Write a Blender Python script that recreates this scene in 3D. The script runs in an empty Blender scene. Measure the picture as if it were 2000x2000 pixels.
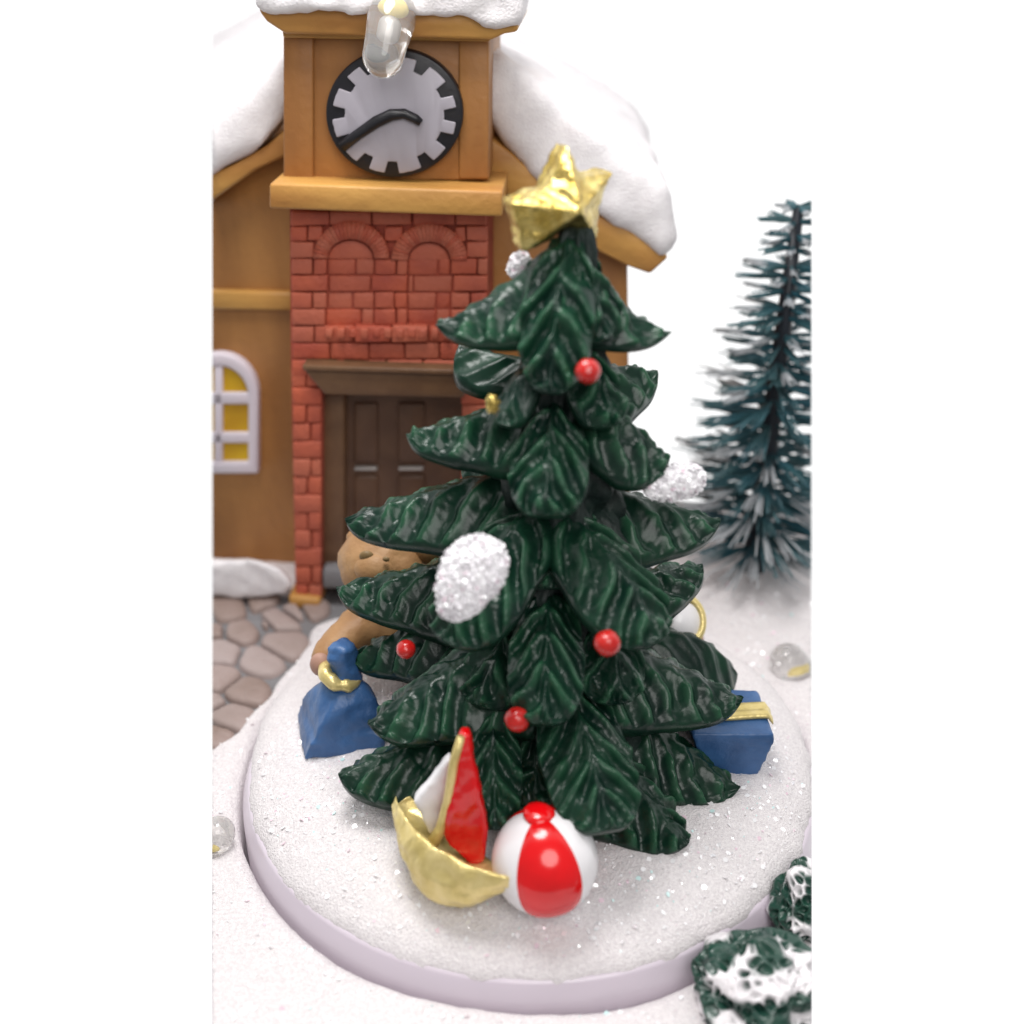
import bpy, bmesh, math, random
import numpy as np
from mathutils import Vector, Matrix, noise
random.seed(7); np.random.seed(7)
rad = math.radians
scene = bpy.context.scene
COL = scene.collection

# ------------------------------------------------------------------ camera
F_PX, PITCH = 2200.0, rad(28)
FW = np.array([0, math.cos(PITCH), -math.sin(PITCH)])
UP = np.array([0, math.sin(PITCH), math.cos(PITCH)])
RT = np.array([1.0, 0, 0])
def ray(x, y): return FW + (x-1000)/F_PX*RT - (y-1000)/F_PX*UP
CAM = -ray(1035, 1510)*3.98
def on_z(x, y, z=0.0):
    r = ray(x, y); return CAM + r*(z-CAM[2])/r[2]
def on_y(x, y, yy):
    r = ray(x, y); return CAM + r*(yy-CAM[1])/r[1]
def at_depth(x, y, d): return CAM + ray(x, y)*d
def px_unit(p): return F_PX/float((np.array(p)-CAM) @ FW)
cam_d = bpy.data.cameras.new('camera'); cam = bpy.data.objects.new('camera', cam_d); COL.objects.link(cam)
cam.location = CAM; cam.rotation_euler = (math.pi/2-PITCH, 0, 0)
cam_d.sensor_width = 36; cam_d.lens = 36*F_PX/2000; cam_d.clip_start = .05; cam_d.clip_end = 100
cam_d.dof.use_dof = True; cam_d.dof.focus_distance = 3.58; cam_d.dof.aperture_fstop = .62
scene.camera = cam

# ------------------------------------------------------------------ helpers
def V(a): return Vector((float(a[0]), float(a[1]), float(a[2])))
def mesh_from(verts, faces, smooth=True):
    me = bpy.data.meshes.new('m')
    me.from_pydata([tuple(map(float, v)) for v in verts], [], [tuple(f) for f in faces])
    me.update()
    if smooth: me.polygons.foreach_set('use_smooth', [True]*len(me.polygons))
    return me
def edge_plane(px):
    a, b = ray(px, 0), ray(px, 2000)
    n = np.cross(a, b); n /= np.linalg.norm(n); return n
# the model ends in two straight cut sides, left and right
CUT_L, CUT_R = edge_plane(414.5), edge_plane(1585)
def trim(bm, fill=True):
    for n, keep in ((CUT_L, ray(1000, 1000)), (CUT_R, ray(1000, 1000))):
        s = 1 if np.dot(n, keep) > 0 else -1
        r = bmesh.ops.bisect_plane(bm, geom=bm.verts[:]+bm.edges[:]+bm.faces[:], plane_co=V(CAM), plane_no=V(n*s), clear_inner=True, dist=1e-6)
        if fill:
            ed = [e for e in r['geom_cut'] if isinstance(e, bmesh.types.BMEdge)]
            if ed:
                try: bmesh.ops.holes_fill(bm, edges=ed, sides=0)
                except Exception: pass
def obj(name, data, mats, parent=None, cut=False, smooth=True, fill=True):
    """data: mesh or bmesh in world coordinates"""
    if isinstance(data, bmesh.types.BMesh):
        me = bpy.data.meshes.new(name); data.to_mesh(me); data.free()
        if smooth: me.polygons.foreach_set('use_smooth', [True]*len(me.polygons))
    else: me = data
    if cut:
        bm = bmesh.new(); bm.from_mesh(me); trim(bm, fill); bm.to_mesh(me); bm.free()
    me.name = name
    o = bpy.data.objects.new(name, me); COL.objects.link(o)
    for m in (mats if isinstance(mats, (list, tuple)) else [mats]): me.materials.append(m)
    if parent is not None:
        off = parent.get('_o') or (0, 0, 0)
        me.transform(Matrix.Translation(-Vector(ORIG[root_of(parent)])))
        o.parent = parent
    return o
ORIG = {}
def root_of(o):
    while o.parent is not None: o = o.parent
    return o.name
def thing(name, label, cat, loc, group=None):
    o = bpy.data.objects.new(name, None); COL.objects.link(o); o.empty_display_size = .05
    o.location = V(loc); ORIG[o.name] = tuple(map(float, loc))
    return tag(o, label, cat, group)
def tag(o, label, cat, group=None):
    o['label'] = label; o['category'] = cat
    if group: o['group'] = group
    if o.name not in ORIG: ORIG[o.name] = (0, 0, 0)
    return o
def structure(o): o['kind'] = 'structure'; return o
def evaluated(me, mods):
    o = bpy.data.objects.new('t', me); COL.objects.link(o)
    for typ, kw in mods:
        m = o.modifiers.new('m', typ)
        for k, v in kw.items(): setattr(m, k, v)
    dg = bpy.context.evaluated_depsgraph_get()
    r = bpy.data.meshes.new_from_object(o.evaluated_get(dg)); bpy.data.objects.remove(o)
    r.polygons.foreach_set('use_smooth', [True]*len(r.polygons))
    return r
def soften(me, voxel=.02, it=12, amp=.0, freq=8.0, fac=.5):
    r = evaluated(me, [('REMESH', dict(mode='VOXEL', voxel_size=voxel)), ('SMOOTH', dict(iterations=it, factor=fac))])
    if amp:
        n = len(r.vertices); co = np.empty(n*3); r.vertices.foreach_get('co', co); co = co.reshape(-1, 3)
        no = np.empty(n*3); r.vertices.foreach_get('normal', no); no = no.reshape(-1, 3)
        d = np.array([noise.fractal(Vector(c)*freq, 1.0, 2.0, 3) for c in co])*amp
        r.vertices.foreach_set('co', (co+no*d[:, None]).ravel()); r.update()
    return r
def bevelled(me, w=.006, seg=2):
    return evaluated(me, [('BEVEL', dict(width=w, segments=seg, limit_method='ANGLE', angle_limit=rad(35)))])
def loft(rings, cap=True, close=True):
    n = len(rings[0]); vs = [p for r in rings for p in r]; fs = []
    for i in range(len(rings)-1):
        for j in range(n if close else n-1):
            a, b = i*n+j, i*n+(j+1) % n
            fs.append((a, b, b+n, a+n))
    if cap: fs.append(tuple(range(n))[::-1]); fs.append(tuple(range((len(rings)-1)*n, len(rings)*n)))
    return vs, fs
def fix_normals(me):
    bm = bmesh.new(); bm.from_mesh(me); bmesh.ops.recalc_face_normals(bm, faces=bm.faces[:]); bm.to_mesh(me); bm.free(); return me
def frame_of(d):
    d = np.array(d, float); d /= np.linalg.norm(d)
    a = np.array([0, 0, 1.0]) if abs(d[2]) < .9 else np.array([0, 1.0, 0])
    s = np.cross(d, a); s /= np.linalg.norm(s); return d, s, np.cross(s, d)
def tube(path, radii, seg=14):
    path = [np.array(p, float) for p in path]; rings = []; s = None
    for i, p in enumerate(path):
        t = path[min(i+1, len(path)-1)]-path[max(i-1, 0)]; t = t/np.linalg.norm(t)
        if s is None: _, s, _ = frame_of(t)
        s = s-t*np.dot(s, t); s /= np.linalg.norm(s); u = np.cross(s, t); r = radii[i] if hasattr(radii, '__len__') else radii
        rings.append([p+r*(math.cos(a)*s+math.sin(a)*u) for a in np.linspace(0, 2*math.pi, seg, endpoint=False)])
    return loft(rings)
def capsule(a, b, r, seg=24, r2=None):
    a, b = np.array(a, float), np.array(b, float); d = (b-a)/np.linalg.norm(b-a); r2 = r2 or r; P, R = [], []
    for t in np.linspace(-math.pi/2+.02, 0, 8): P.append(a+d*r*math.sin(t)); R.append(r*math.cos(t))
    for t in np.linspace(0, math.pi/2-.02, 8): P.append(b+d*r2*math.sin(t)); R.append(r2*math.cos(t))
    return fix_normals(mesh_from(*tube(P, R, seg)))
def ball(c, r, sub=4, scale=(1, 1, 1), rot=None, amp=0, freq=6):
    bm = bmesh.new(); bmesh.ops.create_icosphere(bm, subdivisions=sub, radius=1)
    for v in bm.verts:
        k = 1+amp*noise.fractal(v.co*freq+Vector(map(float, c))*3, 1, 2, 3) if amp else 1
        p = Vector((v.co.x*scale[0], v.co.y*scale[1], v.co.z*scale[2]))*r*k
        if rot is not None: p = rot @ p
        v.co = p+V(c)
    return bm
def join(*bms):
    out = bmesh.new()
    for b in bms:
        me = b if isinstance(b, bpy.types.Mesh) else None
        if me is None:
            me = bpy.data.meshes.new('j'); b.to_mesh(me); b.free()
        out.from_mesh(me)
    return out

# ------------------------------------------------------------------ materials
def srgb(r, g, b):
    f = lambda c: (c/255/12.92) if c/255 <= .04045 else ((c/255+.055)/1.055)**2.4
    return (f(r), f(g), f(b), 1)
def mat(name, col, rough=.5, col2=None, nscale=6, metal=0, bump=0, bscale=60, coat=0, det=4, contrast=(.35, .65), stretch=None, island=None, **kw):
    m = bpy.data.materials.new(name); m.use_nodes = True
    N, L = m.node_tree.nodes, m.node_tree.links; b = N['Principled BSDF']
    b.inputs['Base Color'].default_value = col; b.inputs['Roughness'].default_value = rough; b.inputs['Metallic'].default_value = metal
    b.inputs['Coat Weight'].default_value = coat; b.inputs['Coat Roughness'].default_value = .12
    tc = N.new('ShaderNodeTexCoord')
    if col2 is not None:
        nz = N.new('ShaderNodeTexNoise'); nz.inputs['Scale'].default_value = nscale; nz.inputs['Detail'].default_value = det
        if stretch:
            mp = N.new('ShaderNodeMapping'); mp.inputs['Scale'].default_value = stretch
            L.new(tc.outputs['Object'], mp.inputs['Vector']); L.new(mp.outputs['Vector'], nz.inputs['Vector'])
        else: L.new(tc.outputs['Object'], nz.inputs['Vector'])
        rp = N.new('ShaderNodeValToRGB'); rp.color_ramp.elements[0].position, rp.color_ramp.elements[1].position = contrast
        rp.color_ramp.elements[0].color = col; rp.color_ramp.elements[1].color = col2
        L.new(nz.outputs['Fac'], rp.inputs['Fac']); L.new(rp.outputs['Color'], b.inputs['Base Color'])
        if island:                                             # every brick or stone has its own tone
            ge = N.new('ShaderNodeNewGeometry'); mi = N.new('ShaderNodeMix'); mi.data_type = 'RGBA'
            mm = N.new('ShaderNodeMath'); mm.operation = 'MULTIPLY'; mm.inputs[1].default_value = .75
            L.new(ge.outputs['Random Per Island'], mm.inputs[0]); L.new(mm.outputs[0], mi.inputs['Factor'])
            L.new(rp.outputs['Color'], mi.inputs['A']); mi.inputs['B'].default_value = island
            L.new(mi.outputs['Result'], b.inputs['Base Color'])
    if bump:
        nb = N.new('ShaderNodeTexNoise'); nb.inputs['Scale'].default_value = bscale; nb.inputs['Detail'].default_value = 5
        L.new(tc.outputs['Object'], nb.inputs['Vector'])
        bp = N.new('ShaderNodeBump'); bp.inputs['Strength'].default_value = bump; bp.inputs['Distance'].default_value = .01
        L.new(nb.outputs['Fac'], bp.inputs['Height']); L.new(bp.outputs['Normal'], b.inputs['Normal'])
    for k, v in kw.items(): b.inputs[k].default_value = v
    return m
def attr_mix(m, attr, col, lo=.4, hi=.6):
    N, L = m.node_tree.nodes, m.node_tree.links; b = N['Principled BSDF']
    at = N.new('ShaderNodeAttribute'); at.attribute_name = attr
    mr = N.new('ShaderNodeMapRange'); mr.inputs[1].default_value = lo; mr.inputs[2].default_value = hi
    L.new(at.outputs['Fac'], mr.inputs[0])
    mx = N.new('ShaderNodeMix'); mx.data_type = 'RGBA'
    L.new(mr.outputs[0], mx.inputs['Factor'])
    src = b.inputs['Base Color'].links[0].from_socket if b.inputs['Base Color'].links else None
    if src: L.new(src, mx.inputs['A'])
    else: mx.inputs['A'].default_value = b.inputs['Base Color'].default_value
    mx.inputs['B'].default_value = col
    L.new(mx.outputs['Result'], b.inputs['Base Color'])
def set_attr(me, name, vals):
    a = me.attributes.new(name, 'FLOAT', 'POINT'); a.data.foreach_set('value', np.asarray(vals, dtype=np.float32))

M_snow = mat('glitter snow', (.86, .82, .825, 1), .85, (.73, .685, .70, 1), 110, bump=.8, bscale=170, det=3)
M_roofsnow = mat('roof snow', (.83, .80, .815, 1), .75, (.77, .735, .755, 1), 30, bump=.35, bscale=120)
M_patch = mat('snow crust', (.90, .885, .90, 1), .6, (.80, .77, .81, 1), 90, bump=.5, bscale=130)
M_lilac = mat('lilac plastic', (.62, .55, .62, 1), .28, coat=.2)
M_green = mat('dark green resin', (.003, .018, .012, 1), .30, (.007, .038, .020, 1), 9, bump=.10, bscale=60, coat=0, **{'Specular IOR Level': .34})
attr_mix(M_green, 'brush', (.020, .085, .042, 1), .40, 1.05)  # lighter green on the raised ribs, darker base green in the grooves
M_core = mat('blackish green resin', (.002, .009, .008, 1), .55, (.004, .018, .013, 1), 12, bump=.5, bscale=40)
M_gold = mat('gold paint', (.50, .35, .075, 1), .26, (.80, .64, .24, 1), 22, metal=.88, bump=.9, bscale=42)
M_goldsmooth = mat('pale gold paint', (.76, .62, .28, 1), .34, (.62, .49, .18, 1), 18, metal=.45, bump=.35, bscale=40)
M_red = mat('red enamel', (.74, .003, .006, 1), .16, (.62, .003, .005, 1), 8, coat=.25)
M_redball = mat('red bauble', (.42, .008, .008, 1), .22, (.52, .016, .012, 1), 20, coat=.3, bump=.2, bscale=60)
M_white = mat('white enamel', (.80, .78, .80, 1), .3, coat=.3)
M_blue = mat('blue resin', (.030, .090, .23, 1), .40, (.050, .135, .32, 1), 10, bump=.25, bscale=60)
M_tan = mat('tan resin', (.42, .235, .10, 1), .55, (.31, .155, .060, 1), 9, bump=.3, bscale=50)
M_pink = mat('pinkish tan resin', (.42, .24, .18, 1), .6)
M_olive = mat('olive brown paint', (.22, .14, .055, 1), .5)
M_dark = mat('dark resin', (.012, .010, .010, 1), .35)
M_ochre = mat('ochre wall', (.43, .195, .055, 1), .5, (.31, .13, .036, 1), 5.5, bump=.3, bscale=30, stretch=(1, 1, .22))
M_trim = mat('golden wood', (.54, .285, .072, 1), .5, (.38, .165, .038, 1), 6, bump=.3, bscale=35, stretch=(.25, 1, 1))
M_brick = mat('brick', (.52, .105, .050, 1), .6, (.36, .060, .035, 1), 7, bump=.5, bscale=55, island=(.50, .145, .085, 1))
M_mortar = mat('brick joint', (.40, .075, .040, 1), .7, (.28, .050, .030, 1), 12)
M_door = mat('dark brown wood', (.125, .062, .034, 1), .5, (.09, .042, .023, 1), 8, bump=.3, bscale=30)
M_lintel = mat('brown wood', (.165, .085, .040, 1), .5, (.12, .058, .028, 1), 8, bump=.3, bscale=30)
M_frame = mat('lilac white paint', (.66, .60, .66, 1), .5)
M_yellow = mat('yellow window paint', (.62, .38, .012, 1), .35, (.50, .27, .010, 1), 6)
M_black = mat('black enamel', (.005, .005, .008, 1), .42, (.010, .009, .013, 1), 10, coat=0, bump=.2, bscale=30)
M_face = mat('grey enamel', (.40, .375, .42, 1), .4, (.36, .335, .38, 1), 5, coat=0)
M_grey = mat('grey mortar', (.22, .215, .225, 1), .7, (.16, .155, .16, 1), 9, bump=.4, bscale=30)
M_stone = mat('pinkish stone', (.34, .255, .235, 1), .6, (.22, .155, .125, 1), 3, island=(.40, .33, .32, 1), bump=.4, bscale=30)
M_teal = mat('teal bristle', (.018, .085, .115, 1), .45, (.045, .115, .125, 1), 5)
attr_mix(M_teal, 'frost', (.34, .36, .38, 1), .45, .55)
M_wire = mat('dark wire', (.010, .014, .022, 1), .4)
M_moss = mat('dark green sponge', (.006, .036, .027, 1), .35, (.016, .070, .046, 1), 9, coat=.25)
attr_mix(M_moss, 'snow', (.76, .73, .75, 1), .42, .60)
M_fw = mat('white glitter', (.93, .92, .94, 1), .16, IOR=2.4); M_fp = mat('pink glitter', (.84, .64, .73, 1), .25, IOR=2.0); M_fc = mat('cyan glitter', (.66, .90, .89, 1), .2, IOR=2.0)
M_glass = mat('clear bulb plastic', (.93, .92, .91, 1), .05); M_glass.node_tree.nodes['Principled BSDF'].inputs['Transmission Weight'].default_value = .86
M_glass.node_tree.nodes['Principled BSDF'].inputs['IOR'].default_value = 1.42
M_cup = mat('metal cup', (.50, .47, .45, 1), .45, metal=.5)
M_phos = mat('yellow chip', (.75, .60, .18, 1), .5)

# ------------------------------------------------------------------ world and lamps
w = bpy.data.worlds.new('World'); scene.world = w; w.use_nodes = True
N, L = w.node_tree.nodes, w.node_tree.links
tc = N.new('ShaderNodeTexCoord'); sx = N.new('ShaderNodeSeparateXYZ'); L.new(tc.outputs['Generated'], sx.inputs[0])
mr = N.new('ShaderNodeMapRange'); mr.interpolation_type = 'SMOOTHSTEP'
mr.inputs[1].default_value = -.15; mr.inputs[2].default_value = .25; mr.inputs[3].default_value = .27; mr.inputs[4].default_value = 1.04
L.new(sx.outputs['Y'], mr.inputs[0]); L.new(mr.outputs[0], N['Background'].inputs['Strength'])
N['Background'].inputs['Color'].default_value = (1, 1, 1, 1)
def lamp(name, loc, look, size, power, col=(1, 1, 1)):
    d = bpy.data.lights.new(name, 'AREA'); d.shape = 'DISK'; d.size = size; d.energy = power; d.color = col
    o = bpy.data.objects.new(name, d); COL.objects.link(o); o.location = loc
    o.rotation_euler = (Vector(look)-Vector(loc)).to_track_quat('-Z', 'Y').to_euler()
lamp('overhead_lamp', (-.6, .1, 4.6), (0, .1, 0), 1.8, 135, (1, .985, .97))
lamp('front_fill_lamp', (.9, -4.4, 4.8), (0, .3, .6), 3.6, 150, (1, .98, .96))  # fill light added from the front to brighten shaded snow and house wall
scene.view_settings.view_transform = 'Standard'; scene.view_settings.look = 'None'
scene.view_settings.exposure = .17; scene.view_settings.gamma = 1
scene.cycles.use_denoising = True
scene.cycles.max_bounces = 10; scene.cycles.transmission_bounces = 10

# ------------------------------------------------------------------ ground, path
def in_poly(x, y, poly):
    c = False; n = len(poly); j = n-1
    for i in range(n):
        xi, yi = poly[i]; xj, yj = poly[j]
        if (yi > y) != (yj > y) and x < (xj-xi)*(y-yi)/(yj-yi)+xi: c = not c
        j = i
    return c
def dist_poly(x, y, poly):
    best = 9
    for i in range(len(poly)):
        a, b = np.array(poly[i]), np.array(poly[(i+1) % len(poly)]); p = np.array((x, y))
        t = min(1, max(0, np.dot(p-a, b-a)/np.dot(b-a, b-a))); best = min(best, np.linalg.norm(a+t*(b-a)-p))
    return best
PATH_PX = [(330, 1152), (400, 1150), (470, 1156), (520, 1160), (560, 1165), (640, 1120), (800, 1090), (860, 1150), (800, 1195), (660, 1205), (602, 1222), (592, 1262), (560, 1305), (505, 1370), (455, 1425), (400, 1465), (330, 1490)]
PATH = [tuple(on_z(x, y, .03)[:2]) for x, y in PATH_PX]
px0, px1 = min(p[0] for p in PATH)-.15, max(p[0] for p in PATH)+.15
py0, py1 = min(p[1] for p in PATH)-.15, max(p[1] for p in PATH)+.15
def ground_h(x, y):
    h = .045+.014*noise.fractal(Vector((x*2.2, y*2.2, 0)), 1, 2, 4)+.004*noise.fractal(Vector((x*22, y*22, 3)), 1, 2, 3)
    if px0 < x < px1 and py0 < y < py1:
        x2, y2 = x+.018*noise.noise(Vector((x*9, y*9, 5))), y+.018*noise.noise(Vector((x*9, y*9, 9)))
        d = dist_poly(x2, y2, PATH); s = -d if in_poly(x2, y2, PATH) else d
        t = min(1, max(0, (s+.012)/.055)); h = -.03+(h+.03)*(t*t*(3-2*t))**.7
    r = math.hypot(x, y); h -= .03*max(0, 1-(r-1.005)/.05)**2
    return h
RS = list(1.005+np.concatenate([np.linspace(0, .12, 12), np.linspace(.14, 1.0, 66), np.linspace(1.03, 2.0, 40)]))
NT = 420; vs, fs = [], []
for i, r in enumerate(RS):
    for j in range(NT):
        a = 2*math.pi*j/NT; rr = r+(.006*noise.noise(Vector((math.cos(a)*7, math.sin(a)*7, 1))) if i < 6 else 0)
        x, y = rr*math.cos(a), rr*math.sin(a); vs.append((x, y, ground_h(x, y)))
for i in range(len(RS)-1):
    for j in range(NT):
        a, b = i*NT+j, i*NT+(j+1) % NT; fs.append((a, b, b+NT, a+NT))
BACK = lambda x: 2.02+.05*math.sin(3*x+1)+.03*math.sin(11*x)
bm = bmesh.new(); bm.from_mesh(mesh_from(vs, fs))
bmesh.ops.delete(bm, geom=[v for v in bm.verts if v.co.y > BACK(v.co.x) or v.co.y < -1.75], context='VERTS')
trim(bm, False)
be = [e for e in bm.edges if e.is_boundary]
g = bmesh.ops.extrude_edge_only(bm, edges=be)
for v in g['geom']:
    if isinstance(v, bmesh.types.BMVert): v.co.z = -.32
bmesh.ops.recalc_face_normals(bm, faces=bm.faces[:])
structure(obj('ground', bm, M_snow))

# cobbled path: grey bed with stones standing proud
ST = [(440, 1180, 46, 22), (505, 1172, 30, 22), (545, 1215, 36, 17), (470, 1240, 34, 18), (418, 1238, 22, 22), (550, 1260, 38, 25), (430, 1276, 44, 15), (505, 1290, 40, 26), (425, 1325, 42, 26),
      (478, 1352, 36, 24), (412, 1375, 26, 24), (450, 1402, 36, 22), (420, 1440, 28, 17), (608, 1190, 26, 12), (575, 1198, 20, 10), (385, 1190, 30, 22), (380, 1280, 30, 20), (372, 1340, 30, 24), (378, 1420, 28, 22), (520, 1225, 8, 8)]
bms = []
bed = bmesh.new(); vv = []
grid = 90; gx = np.linspace(px0, px1, grid); gy = np.linspace(py0, py1, grid)
idx = {}
for i, x in enumerate(gx):
    for j, y in enumerate(gy):
        if in_poly(x, y, PATH) or dist_poly(x, y, PATH) < .06: idx[i, j] = bed.verts.new((x, y, .012+.004*noise.noise(Vector((x*20, y*20, 0)))))
for (i, j) in idx:
    q = [(i, j), (i+1, j), (i+1, j+1), (i, j+1)]
    if all(k in idx for k in q): bed.faces.new([idx[k] for k in q])
rs = random.Random(3)
nbed = len(bed.faces)
for (cx, cy, rx, ry) in ST:
    c = on_z(cx, cy, .02); ux = on_z(cx+rx*1.16, cy, .02)-c; uy = on_z(cx, cy+ry*1.22, .02)-c
    ring = []
    ux = on_z(cx+1, cy, .02)-c; uy = on_z(cx, cy+1, .02)-c
    for t in np.linspace(0, 2*math.pi, 36, endpoint=False):
        dx, dy = math.cos(t), math.sin(t)/1.6; acc = []
        for (ox, oy, orx, ory) in ST:
            if (ox, oy) == (cx, cy): continue
            ex_, ey_ = ox-cx, (oy-cy)*1.6; D = math.hypot(ex_, ey_); wgt = rx/(rx+orx)
            cs = (math.cos(t)*ex_+math.sin(t)*ey_)/D
            if cs > .05: acc.append((D*wgt-3.6)/cs)
        acc.append(rx*1.45)
        q = sum(v_**-9 for v_ in acc)**(-1/9)*(1+.05*noise.noise(Vector((math.cos(t)*2, math.sin(t)*2, cx*.1))))
        ring.append((dx*q, dy*q))
    prof = [(1.03, .0), (1.0, .018), (.93, .028), (.75, .034), (.4, .036), (.05, .035)]
    b0 = len(bed.verts); lay = []
    for s, z in prof: lay.append([bed.verts.new(V(c+ux*x*s+uy*y*s+np.array((0, 0, z-.012+.003*noise.noise(Vector((x*4, y*4, cx*.3))))))) for x, y in ring])
    for a_, b_ in zip(lay, lay[1:]):
        for i in range(36):
            f = bed.faces.new((a_[i], a_[(i+1) % 36], b_[(i+1) % 36], b_[i])); f.material_index = 1
    f = bed.faces.new(lay[-1]); f.material_index = 1
bmesh.ops.recalc_face_normals(bed, faces=bed.faces[:])
trim(bed, False)
structure(obj('path', bed, [M_grey, M_stone]))

# ------------------------------------------------------------------ turntable disc with its snow mound
def lathe(prof, seg=256, fn=None):
    vs, fs = [], []
    for i, (r, z) in enumerate(prof):
        for j in range(seg):
            a = 2*math.pi*j/seg; p = [r*math.cos(a), r*math.sin(a), z]
            if fn: p = fn(p, i, a)
            vs.append(p)
    for i in range(len(prof)-1):
        for j in range(seg): a, b = i*seg+j, i*seg+(j+1) % seg; fs.append((a, b, b+seg, a+seg))
    fs.append(tuple(range((len(prof)-1)*seg, len(prof)*seg)))
    return mesh_from(vs, fs)
disc = thing('rotating_disc', 'round snow covered turntable with a smooth lilac plastic rim carrying the green tree', 'turntable', (0, 0, 0))
obj('rim', lathe([(1.3, -.31), (.990, -.30), (.990, .015), (.989, .035), (.985, .048), (.968, .092), (.960, .102), (.93, .10), (.85, .08)]), M_lilac, disc, cut=True)
def mound_z(x, y):
    r = math.hypot(x, y); t = min(1, r/.962)
    z = .085+.115*max(0, 1-t**7)**.5+.02*(1-t**2)
    return z+(.010*noise.fractal(Vector((x*3, y*3, 0)), 1, 2, 3)+.0035*noise.fractal(Vector((x*28, y*28, 2)), 1, 2, 3))
def mf(p, i, a):
    k = 1+.026*min(1, max(0, (math.sin(a)+.12)/.4))+.010*noise.noise(Vector((math.cos(a)*9, math.sin(a)*9, 0)))+.006*noise.noise(Vector((math.cos(a)*38, math.sin(a)*38, 4)))
    x, y = p[0]*k, p[1]*k; return [x, y, mound_z(p[0], p[1])]
prof = [(.962, .1)]+[(.962*math.cos(t), 0) for t in np.linspace(.03, math.pi/2-.012, 110)]
obj('snow_mound', lathe(prof, 420, mf), M_snow, disc, cut=True)

# ------------------------------------------------------------------ Christmas tree
S = 2000/1932
TREE_B = on_z(1065, 1470, .16); TY = TREE_B[1]
tree = thing('christmas_tree', 'glossy dark green resin Christmas tree with ribbed drooping branches on the snowy disc', 'christmas tree', TREE_B)
def P(x, y, dy): return on_y(x*S, y*S, TY+dy)
def leaf(P0, P1, W, tent=.8, arch=.05, roll=0.0, base=.55, rib=.098, amp=.029, plain=False, seed=0, wide=.55, horn=False):
    rib = .102 if horn else rib; amp = .025 if horn else amp
    rs = random.Random(seed); n, m = 130, 65
    P0, P1 = np.array(P0), np.array(P1); d = P1-P0; Ln = np.linalg.norm(d); d = d/Ln
    nz = np.array([0, 0, 1.0])-d*d[2]; nz /= np.linalg.norm(nz)
    s = np.cross(d, nz)
    if roll: nz, s = nz*math.cos(roll)+s*math.sin(roll), s*math.cos(roll)-nz*math.sin(roll)
    vs, at = [], []; ph0, ph1 = rs.random()*6, rs.random()*6
    u = np.linspace(0, 1, n); v = np.linspace(-1, 1, m); bot = []
    for ui in u:
        f = base+(1-base)*math.sin(min(1, ui/wide)*math.pi/2) if ui < wide else max(0, 1-((ui-wide)/(1-wide))**2.9)**.5
        if horn:
            q_ = min(1, ui/.25); f = (.50*max(0, 1-ui**11)**.5+1.42*(1-ui)**1.05)*(.55+.45*q_*q_*(3-2*q_))
        f = max(f, .02)
        c = P0+d*Ln*ui+nz*(arch*4*ui*(1-ui)*Ln)
        wob = .05*noise.noise(Vector((ui*5, seed*3.1, 0)))
        for vj in v:
            side = 0 if vj < 0 else 1; av = abs(vj); ww = W*f*(1+wob)
            q = (ui*Ln-.95*av*ww-.25*av*av*ww)/rib*math.pi + (ph0, ph1)[side] + 1.2*noise.noise(Vector((ui*3.4, side*7+av*1.2, seed*1.7)))
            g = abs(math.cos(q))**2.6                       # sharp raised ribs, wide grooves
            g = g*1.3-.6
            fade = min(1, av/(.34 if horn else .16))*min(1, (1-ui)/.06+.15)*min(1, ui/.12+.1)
            fade *= .75+.6*noise.noise(Vector((ui*6, vj*3, seed*2.3+4)))
            if plain: fade *= .38
            h = amp*g*fade+.010*math.exp(-(av/.085)**2)*(1-ui)**.5*(0 if plain or horn else 1)+(.0015 if plain else .007)*noise.fractal(Vector((ui*9*Ln/.5, vj*3, seed)), 1, 2, 3)
            e = 1+.02*g*fade if av > .9 else 1
            off = -tent*ww*(math.sqrt(vj*vj+.09)-.30)
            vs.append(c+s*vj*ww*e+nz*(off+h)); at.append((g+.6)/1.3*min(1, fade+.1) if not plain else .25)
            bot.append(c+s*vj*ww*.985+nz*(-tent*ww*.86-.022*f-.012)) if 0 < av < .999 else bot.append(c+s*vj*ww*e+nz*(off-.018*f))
    fs = []
    nv = n*m
    for i in range(n-1):
        for j in range(m-1):
            a = i*m+j; fs.append((a, a+1, a+m+1, a+m)); fs.append((nv+a, nv+a+m, nv+a+m+1, nv+a+1))
        a = i*m; fs.append((a, a+m, nv+a+m, nv+a)); a = i*m+m-1; fs.append((a+m, a, nv+a, nv+a+m))
    for i in (0, n-1):
        for j in range(m-1):
            a = i*m+j; q = (a, nv+a, nv+a+1, a+1); fs.append(q if i == 0 else q[::-1])
    me = mesh_from(vs+bot, fs); set_attr(me, 'brush', at+[.1]*len(bot)); return me
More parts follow.
